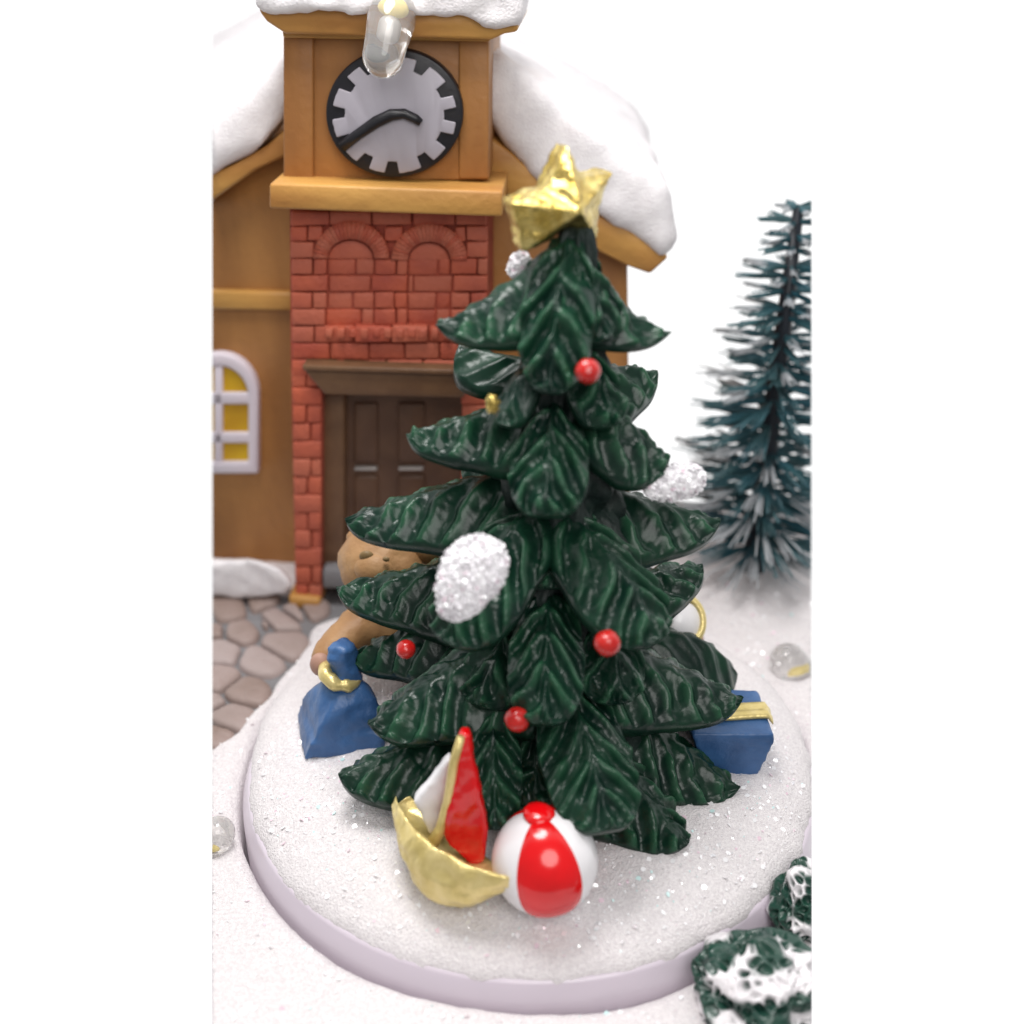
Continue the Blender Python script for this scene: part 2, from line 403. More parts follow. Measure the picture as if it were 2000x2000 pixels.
# base x,y,dy   tip x,y,dy   half-width, options   (photo measured on a 1932 px copy, dy = distance behind the trunk plane)
BR = [
 # crown tier
 ((1045, 456, -.02), (822, 614, -.10), .115, dict(horn=True, tent=.95, arch=-.06)),
 ((1072, 446, -.04), (1036, 742, -.30), 0.096, dict(tent=.45, arch=.10, base=.5)),
 ((1100, 446, -.03), (1264, 630, -.06), .115, dict(horn=True, tent=.95, arch=-.11)),
 ((1085, 470, -.04), (1150, 640, -.20), .085, dict(tent=.6, arch=.05)),
 ((1010, 690, .06), (866, 650, .16), .10, dict(tent=.9, arch=.02, plain=True)),
 ((1110, 690, .05), (1240, 700, .14), .10, dict(horn=True, tent=1.0, arch=.03)),
 ((1000, 680, -.14), (945, 800, -.26), .05, dict(tent=.7, plain=True)),
 # second tier
 ((1010, 760, -.02), (766, 820, -.08), .105, dict(horn=True, tent=.9, arch=.02)),
 ((1045, 760, -.12), (1028, 972, -.40), 0.106, dict(tent=.5, arch=.10)),
 ((1085, 735, -.06), (1264, 884, -.16), .125, dict(tent=.8, arch=.06, base=.7)),
 ((1080, 850, .1), (870, 880, .18), .10, dict(tent=.8, plain=True)),
 # third tier
 ((1000, 880, .0), (650, 978, -.02), .125, dict(horn=True, tent=.95, arch=.02)),
 ((1090, 905, .0), (1360, 982, -.02), .130, dict(horn=True, tent=.95, arch=.0)),
 ((1010, 965, -.16), (835, 1208, -.46), 0.133, dict(tent=.6, arch=.10, base=.75)),
 ((1065, 965, -.16), (1248, 1206, -.46), 0.138, dict(tent=.6, arch=.08, base=.75)),
 ((1030, 960, -.14), (1040, 1110, -.30), .11, dict(tent=.6, arch=.05)),
 # fourth tier
 ((880, 1050, .10), (634, 1108, .12), .120, dict(horn=True, tent=.95, arch=.0)),
 ((1140, 1100, .16), (1326, 1066, .24), .115, dict(horn=True, tent=.8, arch=.04)),
 ((1036, 1120, -.22), (1026, 1366, -.56), 0.108, dict(tent=.5, arch=.10)),
 ((1110, 1190, -.12), (1402, 1318, -.20), .140, dict(horn=True, tent=.95, arch=.01)),
 ((960, 1195, -.16), (694, 1366, -.34), .145, dict(horn=True, tent=.9, arch=.03)),
 ((860, 1160, .05), (660, 1236, .10), .105, dict(horn=True, tent=.9, arch=.04)),
 ((960, 1180, -.2), (900, 1330, -.38), .10, dict(tent=.7, arch=.06)),
 # foot tier
 ((930, 1360, -.18), (638, 1462, -.34), .140, dict(horn=True, tent=.95, arch=.03)),
 ((930, 1330, -.32), (934, 1566, -.62), .082, dict(tent=.6, arch=.04)),
 ((1070, 1290, -.28), (1150, 1566, -.70), 0.135, dict(tent=.55, arch=.07, base=.6)),
 ((1160, 1330, -.12), (1396, 1486, -.24), .140, dict(horn=True, tent=.9, arch=.02)),
 ((1150, 1430, -.30), (1298, 1594, -.50), .125, dict(horn=True, tent=.8, arch=.02, base=.8)),
 ((1010, 1370, -.28), (1010, 1530, -.46), .10, dict(tent=.6, arch=.03)),
 ((1190, 1190, .22), (1392, 1272, .26), .13, dict(tent=.9, arch=.16, plain=True)),
 # short fillers round the trunk
 ((1105, 660, -.12), (1160, 800, -.26), .075, dict(tent=.7, arch=.05)),
 ((1150, 1180, -.26), (1170, 1330, -.40), .10, dict(tent=.7, arch=.05)),
 ((1110, 1480, -.36), (1090, 1560, -.48), .09, dict(tent=.7, arch=.05)),
 # behind
 ((1080, 1250, .2), (1010, 1180, .58), .14, dict(tent=.9)), ((1120, 1250, .2), (1180, 1180, .5), .14, dict(tent=.9)),
 ((1000, 1250, .2), (900, 1190, .5), .14, dict(tent=.9)), ((1070, 950, .1), (1010, 930, .42), .12, dict(tent=.9)),
 ((1100, 950, .1), (1160, 930, .4), .12, dict(tent=.9)), ((1080, 740, .08), (1050, 715, .36), .11, dict(tent=.9)),
]
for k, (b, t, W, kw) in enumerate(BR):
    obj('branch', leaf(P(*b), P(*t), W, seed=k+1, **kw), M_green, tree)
TOP = P(1086, 428, -.02)
core = []
base = TREE_B+np.array((.0, 0, -.02))
rings = []
for t in np.linspace(0, 1, 60):
    c = base+(TOP-base)*t; r = .30*(1-t)**.9+.036
    rings.append([c+np.array((math.cos(a), math.sin(a), 0))*r*(1+.45*noise.fractal(Vector((math.cos(a)*3.2, math.sin(a)*3.2, t*12)), 1, 2, 3)) for a in np.linspace(0, 2*math.pi, 80, endpoint=False)])
obj('trunk', mesh_from(*loft(rings)), M_core, tree)

# star on the tip
def Pst(x, y, dz=0):
    p = on_y(x, y, TY-.02+(x-1100)*.0011); return p+np.array((.35, -.94, 0))*dz
outer = [(1108, 280), (1200, 336), (1168, 468), (1022, 497), (998, 396)]
inner = [(1140, 348), (1168, 408), (1110, 446), (1014, 444), (1068, 372)]
pts = [q for a, b in zip(outer, inner) for q in (a, b)]
def blunt(poly):
    out = []
    for i, p in enumerate(poly):
        if i % 2 == 0:
            a, b = np.array(poly[i-1]), np.array(poly[(i+1) % 10]); p = np.array(p)
            out += [tuple(p+(a-p)*.27), tuple(p+(a-p)*.04+(b-p)*.04), tuple(p+(b-p)*.27)]
        else: out.append(p)
    return out
pts = blunt(pts); n = len(pts)
vs = [Pst(x, y, .0) for x, y in pts]+[Pst(x, y, -.075) for x, y in pts]+[Pst(1100, 393, .115), Pst(1105, 405, -.14)]
fs = []
for i in range(n):
    j = (i+1) % n; fs += [(2*n, i, j), (2*n+1, n+j, n+i), (i, n+i, n+j, j)]
me = fix_normals(mesh_from(vs, fs))
me = evaluated(me, [('SUBSURF', dict(levels=3, render_levels=3, subdivision_type='SIMPLE')), ('SMOOTH', dict(iterations=1, factor=.5))])
for v in me.vertices: v.co += v.normal*.005*noise.fractal(v.co*34, 1, 2, 3)+v.normal*.004*noise.noise(Vector((v.co.x*12, v.co.y*12, v.co.z*60)))
me.name = 'star'
tag(obj('tree_star', me, M_gold), 'rough gold five pointed star on the tip of the green tree', 'star')

# small things on the tree
def bauble(x, y, r, dy, label):
    c = on_y(x, y, TY+dy); rr = r/px_unit(c)
    t = tag(obj('bauble', ball(c, rr, 4, amp=.05, freq=2), M_redball), label, 'bauble', 'red baubles on the tree')
    return t
bauble(1148, 725, 25, -.30, 'small red bauble just under the crown branches of the tree')
bauble(793, 1268, 19, -.22, 'smallest red bauble, above the blue gift sack between left branches')
bauble(1186, 1256, 26, -.52, 'red bauble under the broad right front branch, halfway down the tree')
bauble(1010, 1405, 25, -.52, 'red bauble low on the tree above the sail and the beach ball')
b = ball(on_y(962, 790, TY-.30), .017, 3, (1, .8, 1.5), amp=.5, freq=3)
tag(obj('gold_fleck', b, M_gold), 'tiny rough gold fleck stuck on the second left branch', 'gold bead')
def snow_patch(a, b, r, dya, dyb, label, squash=.6, sub=6):
    A, B = on_y(*a, TY+dya), on_y(*b, TY+dyb); c = (A+B)/2; Ln = np.linalg.norm(B-A)/2
    d, s, u = frame_of(B-A); rr = r/px_unit(c)
    tow = CAM-c; tow /= np.linalg.norm(tow); s = np.cross(d, tow); s /= np.linalg.norm(s); tow = np.cross(s, d)
    bm = bmesh.new(); bmesh.ops.create_icosphere(bm, subdivisions=sub, radius=1)
    for v in bm.verts:
        q = v.co.copy(); k = 1+.10*noise.fractal(q*2.5, 1, 2, 2)
        dd = noise.voronoi(q*11)[0]; k += .11*(dd[1]-dd[0])*(1 if q.z > -.5 else 0)-.02
        wdt = rr*(1-.22*q.x)
        v.co = V(c+d*q.x*Ln*k-s*q.y*wdt*k+tow*q.z*rr*squash*k)
    rg = random.Random(int(a[0])); F = list(bm.faces); bm.normal_update()
    for _ in range(int(26*r)):
        f = rg.choice(F); p = f.calc_center_median(); nr = (f.normal+Vector((rg.gauss(0, .5), rg.gauss(0, .5), rg.gauss(0, .5)))).normalized()
        s1 = nr.orthogonal().normalized(); s2 = nr.cross(s1); z = rg.uniform(.005, .0105); an = rg.random()*6; k = rg.choice((5, 6))
        nf = bm.faces.new([bm.verts.new(p+f.normal*.003+z*(math.cos(an+6.283*i/k)*s1+math.sin(an+6.283*i/k)*s2)) for i in range(k)])
        nf.material_index = rg.choices((0, 1, 2), (10, 6, .7))[0]
    return tag(obj('snow_patch', bm, [M_patch, M_fw, M_fp]), label, 'snow patch', 'snow patches on the tree')
snow_patch((960, 1054), (872, 1203), 57, -.44, -.54, 'large oval lump of white glitter snow on the left front branch', .5)
snow_patch((1372, 925), (1265, 960), 32, -.14, -.20, 'small white glitter snow lump at the right edge under a branch tip', .7, 5)
snow_patch((1026, 498), (1000, 536), 15, .03, .03, 'tiny white snow lump behind the foot of the gold star', .8, 4)

# ------------------------------------------------------------------ toys on the disc
# beach ball
c0 = on_z(1066, 1778, .17); bc = at_depth(1064, 1676, float((c0-CAM) @ FW)+.10); br = 108/px_unit(bc)
lo_, hi_ = 2.6, 4.2
for _ in range(40):
    md_ = (lo_+hi_)/2; bc = at_depth(1064, 1681, md_); br = 104/px_unit(bc)
    if bc[2] > mound_z(bc[0], bc[1])+br*.93: lo_ = md_
    else: hi_ = md_
bb = thing('beach_ball', 'shiny white and red beach ball at the foot of the tree', 'ball', bc-np.array((0, 0, br)))
axis = np.array((-.12, .20, .97)); axis /= np.linalg.norm(axis)
ex = np.cross(axis, np.array((0, -1, 0))); ex /= np.linalg.norm(ex); ez = np.cross(ex, axis)   # ez ~ towards the camera
def gore(a0, a1, r, t0, t1, seg=24, rows=40, lift=.0):
    vs, fs = [], []
    for i in range(rows+1):
        t = t0+(t1-t0)*i/rows
        for j in range(seg+1):
            f = j/seg*2-1; a = a0+(a1-a0)*j/seg; l = r*(1+lift*(1-f**8)*(1-(i/rows*2-1)**12))
            vs.append(bc+l*(math.sin(t)*(math.sin(a)*ex+math.cos(a)*(-ez if ez[1] > 0 else ez))+math.cos(t)*axis))
    for i in range(rows):
        for j in range(seg): a = i*(seg+1)+j; fs.append((a, a+1, a+seg+2, a+seg+1))
    return fix_normals(mesh_from(vs, fs))
b = ball(bc, br, 5); obj('white_panels', b, M_white, bb)
for a0, a1 in ((-.52, .74), (2.1, 2.9), (3.35, 4.15)):
    obj('red_panel', gore(a0, a1, br*1.004, .16, 2.72, lift=.018), M_red, bb)
ring = [bc+axis*br*z+ (math.cos(a)*ex+math.sin(a)*ez)*0 for z in (0,) for a in (0,)]
cap = ball(bc+axis*br*1.0, br*.27, 3, (1.1, 1.1, .45), amp=.12, freq=2); obj('cap', cap, M_red, bb)

# toy sailing boat
A, B = on_z(778, 1568, .36), on_z(996, 1732, .35)
boat = thing('toy_sailboat', 'toy sailing boat with gold hull and red sail leaning against the tree', 'toy boat', (A+B)/2*np.array((1, 1, 0))+np.array((0, 0, .17)))
d = B-A; Ln = np.linalg.norm(d); d /= Ln; sd = np.cross(d, (0, 0, 1)); sd /= np.linalg.norm(sd); up = np.cross(sd, d)
ro = rad(36); sd, up = sd*math.cos(ro)+up*math.sin(ro)*(1 if sd[1] < 0 else -1), up*math.cos(ro)-sd*math.sin(ro)*(1 if sd[1] < 0 else -1)
rings = []; ns = 44
for i in range(ns):
    t = i/(ns-1); bmx = .095*max(.03, math.sin(math.pi*min(1, (t*.93+.05)))**.62)*(1.05 if t < .6 else 1)
    dep = .165*max(.10, math.sin(math.pi*(t**1.35*.86+.10))**.9); sheer = .028*(2*t-1)**2
    c = A+d*Ln*t+up*sheer; row = []
    for a in np.linspace(-1, 1, 17): row.append(c+sd*bmx*math.sin(a*math.pi/2)*1.0-up*dep*math.cos(a*math.pi/2)**.8)
    for a in np.linspace(1, -1, 13)[0:]: row.append(c+sd*bmx*a*.80-up*(.030*(1-abs(a)**3)+.002))
    rings.append(row)
me = fix_normals(mesh_from(*loft(rings)))
me = evaluated(me, [('SUBSURF', dict(levels=1, render_levels=1))])
for v in me.vertices: v.co += v.normal*(.006*noise.fractal(v.co*20, 1, 2, 3)+.005*noise.noise(Vector((v.co.x*9, v.co.y*9, v.co.z*60))))
obj('hull', me, M_goldsmooth, boat)
ybt = float(((A+B)/2)[1])
def slab(pts, yf, th, dens=True, tilt=0.0):
    """solid outline standing on a plane facing the front, th thick; yf may vary with height"""
    fr = [on_y(x, y, yf+tilt*(y-1600)/600) for x, y in pts]
    bk = [p+np.array((0, th, 0)) for p in fr]; n = len(pts); vs = fr+bk
    fs = [tuple(range(n)), tuple(range(n, 2*n))[::-1]]+[(i, i+n, (i+1) % n+n, (i+1) % n) for i in range(n)]
    return fix_normals(mesh_from(vs, fs, False))
sail = slab([(898, 1436), (917, 1436), (926, 1490), (940, 1560), (952, 1600), (950, 1655), (946, 1690), (925, 1695), (895, 1672), (862, 1640), (872, 1590), (884, 1520), (888, 1470)], ybt-.02, .05, tilt=-.10)
obj('red_sail', soften(sail, .010, 8, .006, 16), M_red, boat)
mast = [on_y(900, 1440, ybt+.0), on_y(886, 1490, ybt), on_y(876, 1560, ybt), on_y(862, 1618, ybt), on_y(840, 1655, ybt-.01)]
obj('mast', fix_normals(mesh_from(*tube(mast, [.011, .013, .014, .016, .02]))), M_goldsmooth, boat)
ws = slab([(880, 1480), (884, 1500), (872, 1560), (858, 1615), (840, 1635), (822, 1600), (808, 1570), (835, 1535), (862, 1500)], ybt+.05, .05, tilt=-.10)
obj('white_sail', soften(ws, .010, 6, .003, 16), M_white, boat)

# blue gift sack
gc = on_z(676, 1436, .19); gy = gc[1]
gz = mound_z(gc[0], gc[1])-.015
sack = thing('gift_sack', 'faceted blue gift sack tied with a gold ribbon left of the tree', 'gift sack', (gc[0], gc[1], gz))
gx, gyy = gc[0], gy
def sq_ring(z, r, rot, sx=0, bul=.0, seg=40):
    out = []
    for t in np.linspace(0, 2*math.pi, seg, endpoint=False):
        a = ((t) % (math.pi/2))-math.pi/4; q = (math.cos(math.pi/4)/math.cos(a)); q = q*(1-bul)+.8*bul
        out.append(np.array((gx+sx+r*q*math.cos(t+rot), gyy+r*q*math.sin(t+rot)*.9, gz+z)))
    return out
zt = lambda y: on_y(655, y, gyy)[2]-gz
H1, H2, H3, H4 = zt(1372), zt(1334), zt(1304), zt(1256)
lev = [(0, .185, 0), (.01, .190, 0), (H1*.5, .178, 0), (H1*.54, .166, .05), (H1*.95, .150, .0), (H1, .144, .1), (H1+(H2-H1)*.5, .126, .4), (H2, .080, .8)]
me = fix_normals(mesh_from(*loft([sq_ring(z, r*1.0, -.62+.06*i, -.02+.12*z, b_) for i, (z, r, b_) in enumerate(lev)])))
obj('bag', soften(me, .010, 2, .009, 11), M_blue, sack)
lev = [(H2-.03, .074, 1), (H2, .066, 1), (H3, .060, 1), (H3+.02, .056, 1), ((H3+H4)/2, .062, .9), (H4-.008, .054, .6), (H4, .03, .6)]
me = fix_normals(mesh_from(*loft([sq_ring(z, r, .3, .012, b_, 24) for z, r, b_ in lev])))
obj('tuft', soften(me, .009, 3, .010, 20), M_blue, sack)
tor = []
for t in np.linspace(0, 2*math.pi, 36, endpoint=False):
    c = np.array((gx-.004+.046*math.cos(t), gyy+.046*math.sin(t), gz+(H2+H3)/2-.02*math.cos(t))); e = np.array((math.cos(t), math.sin(t), 0))
    k = 1+.28*noise.noise(Vector((math.cos(t)*2, math.sin(t)*2, 0)))
    tor.append([c+.025*k*(math.cos(a)*e+math.sin(a)*np.array((0, 0, 1))) for a in np.linspace(0, 2*math.pi, 14, endpoint=False)])
vs, fs = loft(tor, False); fs += [((len(tor)-1)*14+j, (len(tor)-1)*14+(j+1) % 14, (j+1) % 14, j) for j in range(14)]
obj('ribbon', fix_normals(mesh_from(vs, fs)), M_goldsmooth, sack)

# blue gift box on the right
q0 = on_z(1448, 1516, .19); zb = mound_z(q0[0], q0[1])-.01; yb = q0[1]
fb = [on_y(1392, 1515, yb), on_y(1478, 1516, yb)]
def level(pxs, y): return [on_y(x, yy, y) for x, yy in pxs]
box = thing('gift_box', 'blue gift box with a flat gold ribbon band right of the tree', 'gift box', (q0[0], yb+.1, zb))
fr = level([(1372, 1519), (1482, 1519), (1500, 1478), (1515, 1452), (1513, 1434), (1350, 1434), (1364, 1478)], yb)
n = len(fr); dpt = .235; bk = [p+np.array((-.01, dpt, .005)) for p in fr]
me = fix_normals(mesh_from(fr+bk, [tuple(range(n)), tuple(range(n, 2*n))[::-1]]+[(i, i+n, (i+1) % n+n, (i+1) % n) for i in range(n)], False))
obj('box', soften(me, .010, 3, .004, 12), M_blue, box)
ztop = fr[4][2]; xl, xr = fr[5][0]+.02, fr[4][0]
rb = []
for t in np.linspace(0, 1, 30):
    x = xl+(xr+.012-xl)*t; z = ztop+.010-(.0 if t < .93 else (t-.93)*.35)
    y = yb+.105-.006*math.sin(t*5); row = []
    for a in np.linspace(0, 2*math.pi, 20, endpoint=False):
        yy = math.cos(a)*.040; zz = math.sin(a)*.016-(.009*math.exp(-(yy/.012)**2) if math.sin(a) > 0 else 0)
        row.append((x, y+yy, z+zz))
    rb.append(row)
obj('ribbon', fix_normals(mesh_from(*loft(rb))), M_goldsmooth, box)

# tan plush animal behind the tree
ty = TY+.42; hc = on_y(752, 1098, ty); hr = 88/px_unit(hc)
zfl = mound_z(hc[0]+.05, ty)
bear = thing('plush_toy', 'tan plush toy animal sitting behind the tree beside the brick pier', 'plush toy', (hc[0]+.08, ty+.05, zfl))
bodyc = np.array((hc[0]+.10, ty+.06, zfl+.20))
me = join(ball(hc, hr, 4, (1.05, 1, .92), amp=.05), ball(bodyc, .21, 4, (1, .9, 1.15)))
tmp = bpy.data.meshes.new('b'); me.to_mesh(tmp); me.free()
lg = [bodyc+np.array((-.02, -.10, -.06)), on_y(690, 1225, TY+.26), on_y(640, 1282, TY+.16), on_y(632, 1300, TY+.13)]
lm = fix_normals(mesh_from(*tube(lg, [.10, .075, .062, .055], 18)))
lm2 = fix_normals(mesh_from(*tube([bodyc+np.array((.05, -.1, -.08)), bodyc+np.array((.12, -.25, -.12))], [.1, .07], 18)))
ar = fix_normals(mesh_from(*tube([bodyc+np.array((-.12, 0, .1)), bodyc+np.array((-.2, -.1, -.02))], [.07, .055], 16)))
j = join(tmp, lm, lm2, ar); tmp = bpy.data.meshes.new('b'); j.to_mesh(tmp); j.free()
obj('body', soften(tmp, .014, 5, .006, 14), M_tan, bear)
for p, r in ((on_y(838, 1072, ty-.03), 34), (on_y(700, 1050, ty+.06), 20)):
    obj('ear', ball(p, r/px_unit(p), 3, (1.2, .8, .9)), M_tan, bear)
tow = CAM-hc; tow /= np.linalg.norm(tow)
obj('muzzle', ball(hc+tow*hr*.72+np.array((-.03, 0, -.02)), hr*.46, 4, (1.1, .9, .85)), M_tan, bear)
obj('eye', ball(at_depth(716, 1086, float((hc-CAM) @ FW)-hr*.90), hr*.16, 3, (1.0, .5, .8)), M_olive, bear)
obj('nose', ball(at_depth(754, 1092, float((hc-CAM) @ FW)-hr*1.12), hr*.075, 3, (1, .7, .8)), M_olive, bear)
obj('foot_pad', ball(on_y(626, 1298, TY+.10), .045, 3, (.8, .6, 1)), M_pink, bear)

# gold rimmed toy drum behind the right branches
dc = on_y(1335, 1212, TY+.34); dn = np.array((.15, -.8, .55)); dn /= np.linalg.norm(dn)
drum = thing('toy_drum', 'small white toy drum with gold rim half hidden behind the tree', 'toy drum', (dc[0], dc[1], mound_z(dc[0], dc[1])))
d_, s_, u_ = frame_of(dn); R = 40/px_unit(dc)
def disc_ring(z, r, seg=36): return [dc+d_*z+r*(math.cos(a)*s_+math.sin(a)*u_*1.15) for a in np.linspace(0, 2*math.pi, seg, endpoint=False)]
obj('shell', fix_normals(mesh_from(*loft([disc_ring(z, r) for z, r in ((-.16, R*.9), (-.15, R), (-.02, R), (0, R*.85))]))), M_white, drum)
for z in (-.005, -.15):
    tor = [[dc+d_*(z+.013*math.sin(b))+(R+.014*math.cos(b))*(math.cos(a)*s_+math.sin(a)*u_*1.15) for b in np.linspace(0, 2*math.pi, 10, endpoint=False)] for a in np.linspace(0, 2*math.pi, 37)]
    obj('hoop', fix_normals(mesh_from(*loft(tor, False))), M_goldsmooth, drum)
st = fix_normals(mesh_from(*tube([dc+np.array((0.02, .06, -.03)), np.array((dc[0]+.03, dc[1]+.05, mound_z(dc[0], dc[1])-.01))], [.06, .075], 20)))
obj('foot', st, M_pink, drum)

# ------------------------------------------------------------------ house
HB = on_z(600, 1182, .02); ANG = rad(3)
HX = np.array((math.cos(ANG), -math.sin(ANG), 0)); HN = np.array((-math.sin(ANG), -math.cos(ANG), 0))
def hp(x, y, off=0.0):
    r = ray(x, y); o = HB+HN*off; return CAM+r*(np.dot(o-CAM, HN)/np.dot(r, HN))
def hprism(pts, off, back):
    fr = [hp(x, y, off) for x, y in pts]; bk = [p-HN*(off-back) for p in fr]; n = len(pts)
    return fix_normals(mesh_from(fr+bk, [tuple(range(n)), tuple(range(n, 2*n))[::-1]]+[(i, i+n, (i+1) % n+n, (i+1) % n) for i in range(n)], False))
def hloft(fpts, off, bpts, boff):
    fr = [hp(x, y, off) for x, y in fpts]; bk = [hp(x, y, boff) for x, y in bpts]; n = len(fr)
    return fix_normals(mesh_from(fr+bk, [tuple(range(n)), tuple(range(n, 2*n))[::-1]]+[(i, i+n, (i+1) % n+n, (i+1) % n) for i in range(n)], False))
def rect(x0, y0, x1, y1): return [(x0, y0), (x1, y0), (x1, y1), (x0, y1)]
house = thing('clock_house', 'ochre miniature station house with brick clock tower and snow laden roof', 'house', HB*np.array((1, 1, 0)))
WO = -.33
def hobj(name, me, m, parent=None, bev=.006, **kw):
    if bev: me = bevelled(me, bev)
    return obj(name, me, m, parent or house, cut=True, **kw)
hobj('wall', hprism([(330, 1135), (330, 440), (560, 262), (760, 110), (960, 262), (1215, 470), (1226, 520), (1232, 1135)], WO, -1.9), M_ochre, bev=.02)
hobj('wall_band', hprism([(330, 566), (575, 572), (575, 608), (330, 604)], WO+.035, WO-.02), M_trim, bev=.012)
# roof: rake boards and thick snow
hobj('roof_board', hprism([(930, 250), (1000, 300), (1060, 355), (1150, 410), (1250, 462), (1306, 503), (1270, 536), (1225, 520), (1150, 482), (1060, 428), (930, 340)], -.20, -1.8), M_trim, bev=.012)
hobj('roof_board', hprism([(570, 240), (520, 285), (460, 320), (380, 355), (300, 420), (300, 500), (414, 392), (500, 332), (570, 300)], -.20, -1.8), M_trim, bev=.012)
rs_ = hloft([(930, 200), (985, 278), (1040, 352), (1110, 396), (1180, 428), (1250, 472), (1300, 515), (1330, 470), (1306, 370), (1230, 300), (1150, 240), (1060, 170), (930, 80)], -.165,
            [(930, 180), (980, 215), (1030, 250), (1080, 280), (1130, 310), (1180, 330), (1225, 340), (1268, 262), (1240, 200), (1180, 160), (1100, 112), (1040, 82), (930, 30)], -1.8)
obj('roof_snow', soften(rs_, .030, 14, .018, 5), M_roofsnow, house, cut=True)
ls_ = hloft([(250, 480), (380, 360), (440, 326), (490, 312), (535, 268), (570, 215), (570, 110), (500, 165), (440, 205), (380, 245), (250, 350)], -.165,
            [(250, 380), (390, 290), (440, 260), (490, 240), (535, 210), (570, 190), (570, -15), (500, 18), (440, 50), (380, 82), (250, 150)], -1.8)
obj('roof_snow', soften(ls_, .030, 14, .018, 5), M_roofsnow, house, cut=True)
# clock tower
hobj('tower', hprism([(552, 40), (957, 40), (955, 352), (556, 352)], .0, -.6), M_trim if False else M_ochre, bev=.008)
for x0, x1 in ((553, 612), (896, 955)):
    hobj('corner_post', hprism(rect(x0, 60, x1, 350), .016, -.01), M_ochre, bev=.008)
hobj('fascia', hprism([(548, 36), (960, 48), (958, 82), (552, 74)], .045, -.02), M_trim, bev=.008)
hobj('tower_roof', hprism([(505, 22), (520, 42), (556, 66), (960, 78), (985, 66), (1012, 62), (1012, 30), (505, -6)], .105, -.62), M_trim, bev=.012)
sn = hprism([(494, -60), (494, 20), (520, 34), (560, 24), (620, 20), (690, 30), (750, 26), (830, 38), (900, 34), (950, 56), (985, 58), (1016, 52), (1016, -60)], .15, -.66)
obj('tower_snow', soften(sn, .018, 10, .016, 9), M_roofsnow, house, cut=True)
hobj('ledge', hprism([(526, 358), (982, 374), (981, 424), (525, 408)], .14, -.36), M_trim, bev=.010)
# clock
ck = house
CC = (770, 221); CRX, CRY = 134, 126
def ell(rx, ry, n=72): return [(CC[0]+rx*math.cos(t), CC[1]+ry*math.sin(t)) for t in np.linspace(0, 2*math.pi, n, endpoint=False)]
dial = hobj('clock', hprism(ell(CRX, CRY), .050, -.01), M_black, bev=.008)
pts = []
NOTCH = [-62, -27, 0, 27, 58, 92, 121, 150, 182, 214, 243]
for t in np.arange(0, 360, 1.5):
    r = 1.0
    for a in NOTCH:
        df = (t-a+180) % 360-180
        if abs(df) < 6.5: r = .80
    rr = .905*r+.008*noise.noise(Vector((t*.2, 0, 0)))
    pts.append((CC[0]+CRX*rr*math.cos(rad(t)), CC[1]+4+CRY*rr*math.sin(rad(t))))
obj('clock_face', bevelled(hprism(pts, .060, .045), .003), M_face, dial)
hand = [hp(x, y, .066) for x, y in ((668, 286), (700, 262), (735, 238), (765, 224), (790, 222), (812, 232), (822, 240))]
obj('clock_hands', fix_normals(mesh_from(*tube(hand, [.020, .018, .020, .020, .017, .016, .013], 12))), M_black, dial)
# brick front
hobj('brick_tower', hprism([(566, 408), (953, 408), (953, 760), (630, 760), (628, 1180), (578, 1180), (568, 700)], -.020, -.36), M_mortar, bev=0)
bk = bmesh.new(); rb_ = random.Random(5)
def brick(x0, y0, x1, y1, off=.0, g=1.3):
    j = lambda: rb_.uniform(-1.1, 1.1)
    pts = [(x0+g+j(), y0+g+j()), (x1-g+j(), y0+g+j()), (x1-g+j(), y1-g+j()), (x0+g+j(), y1-g+j())]
    me = bevelled(hprism(pts, off+rb_.uniform(-.004, .004), -.03), .0055, 2); bk.from_mesh(me); bpy.data.meshes.remove(me)
ARCH = ((685, 505, 74, 72, 46, 38), (838, 508, 74, 70, 42, 36))
def wx(y): return (566+(y-408)*.012, 953)
y = 412; row = 0
while y < 716:
    hgt = 30 if y < 470 else 33; x0, x1 = wx(y); x = x0-(38 if row % 2 else 0); ym = y+hgt/2
    pro = .0
    if 624 < ym < 668: pro = .022
    while x < x1-3:
        bw = rb_.uniform(66, 84); a, b_ = max(x, x0), min(x+bw, x1)
        if b_-a < 12: x += bw; continue
        if x1-b_ < 16: b_ = x1
        segs = [(a, b_)]
        for cx, cy, rx, ry, ix, iy in ARCH:
            if cy-ry < ym < cy:
                hw = rx*math.sqrt(max(0, 1-((cy-ym)/ry)**2)); ns_ = []
                for s0, s1 in segs:
                    if s1 < cx-hw or s0 > cx+hw: ns_.append((s0, s1))
                    else:
                        if cx-hw-s0 > 10: ns_.append((s0, cx-hw))
                        if s1-cx-hw > 10: ns_.append((cx+hw, s1))
                segs = ns_
            elif cy <= ym < 625:
                ns_ = []
                for s0, s1 in segs:
                    cuts = sorted({s0, s1, *[c for c in (cx-ix, cx+ix) if s0+9 < c < s1-9]}); ns_ += list(zip(cuts, cuts[1:]))
                segs = ns_
        for s0, s1 in segs:
            inn = any(cx-ix-2 < (s0+s1)/2 < cx+ix+2 and cy < ym < 625 for cx, cy, rx, ry, ix, iy in ARCH)
            edge = s0 < x0+64 or s1 > x1-64
            brick(s0, y, s1, y+hgt, (-.012 if inn else 0)+(pro if not edge else .004))
        x += bw
    y += hgt; row += 1
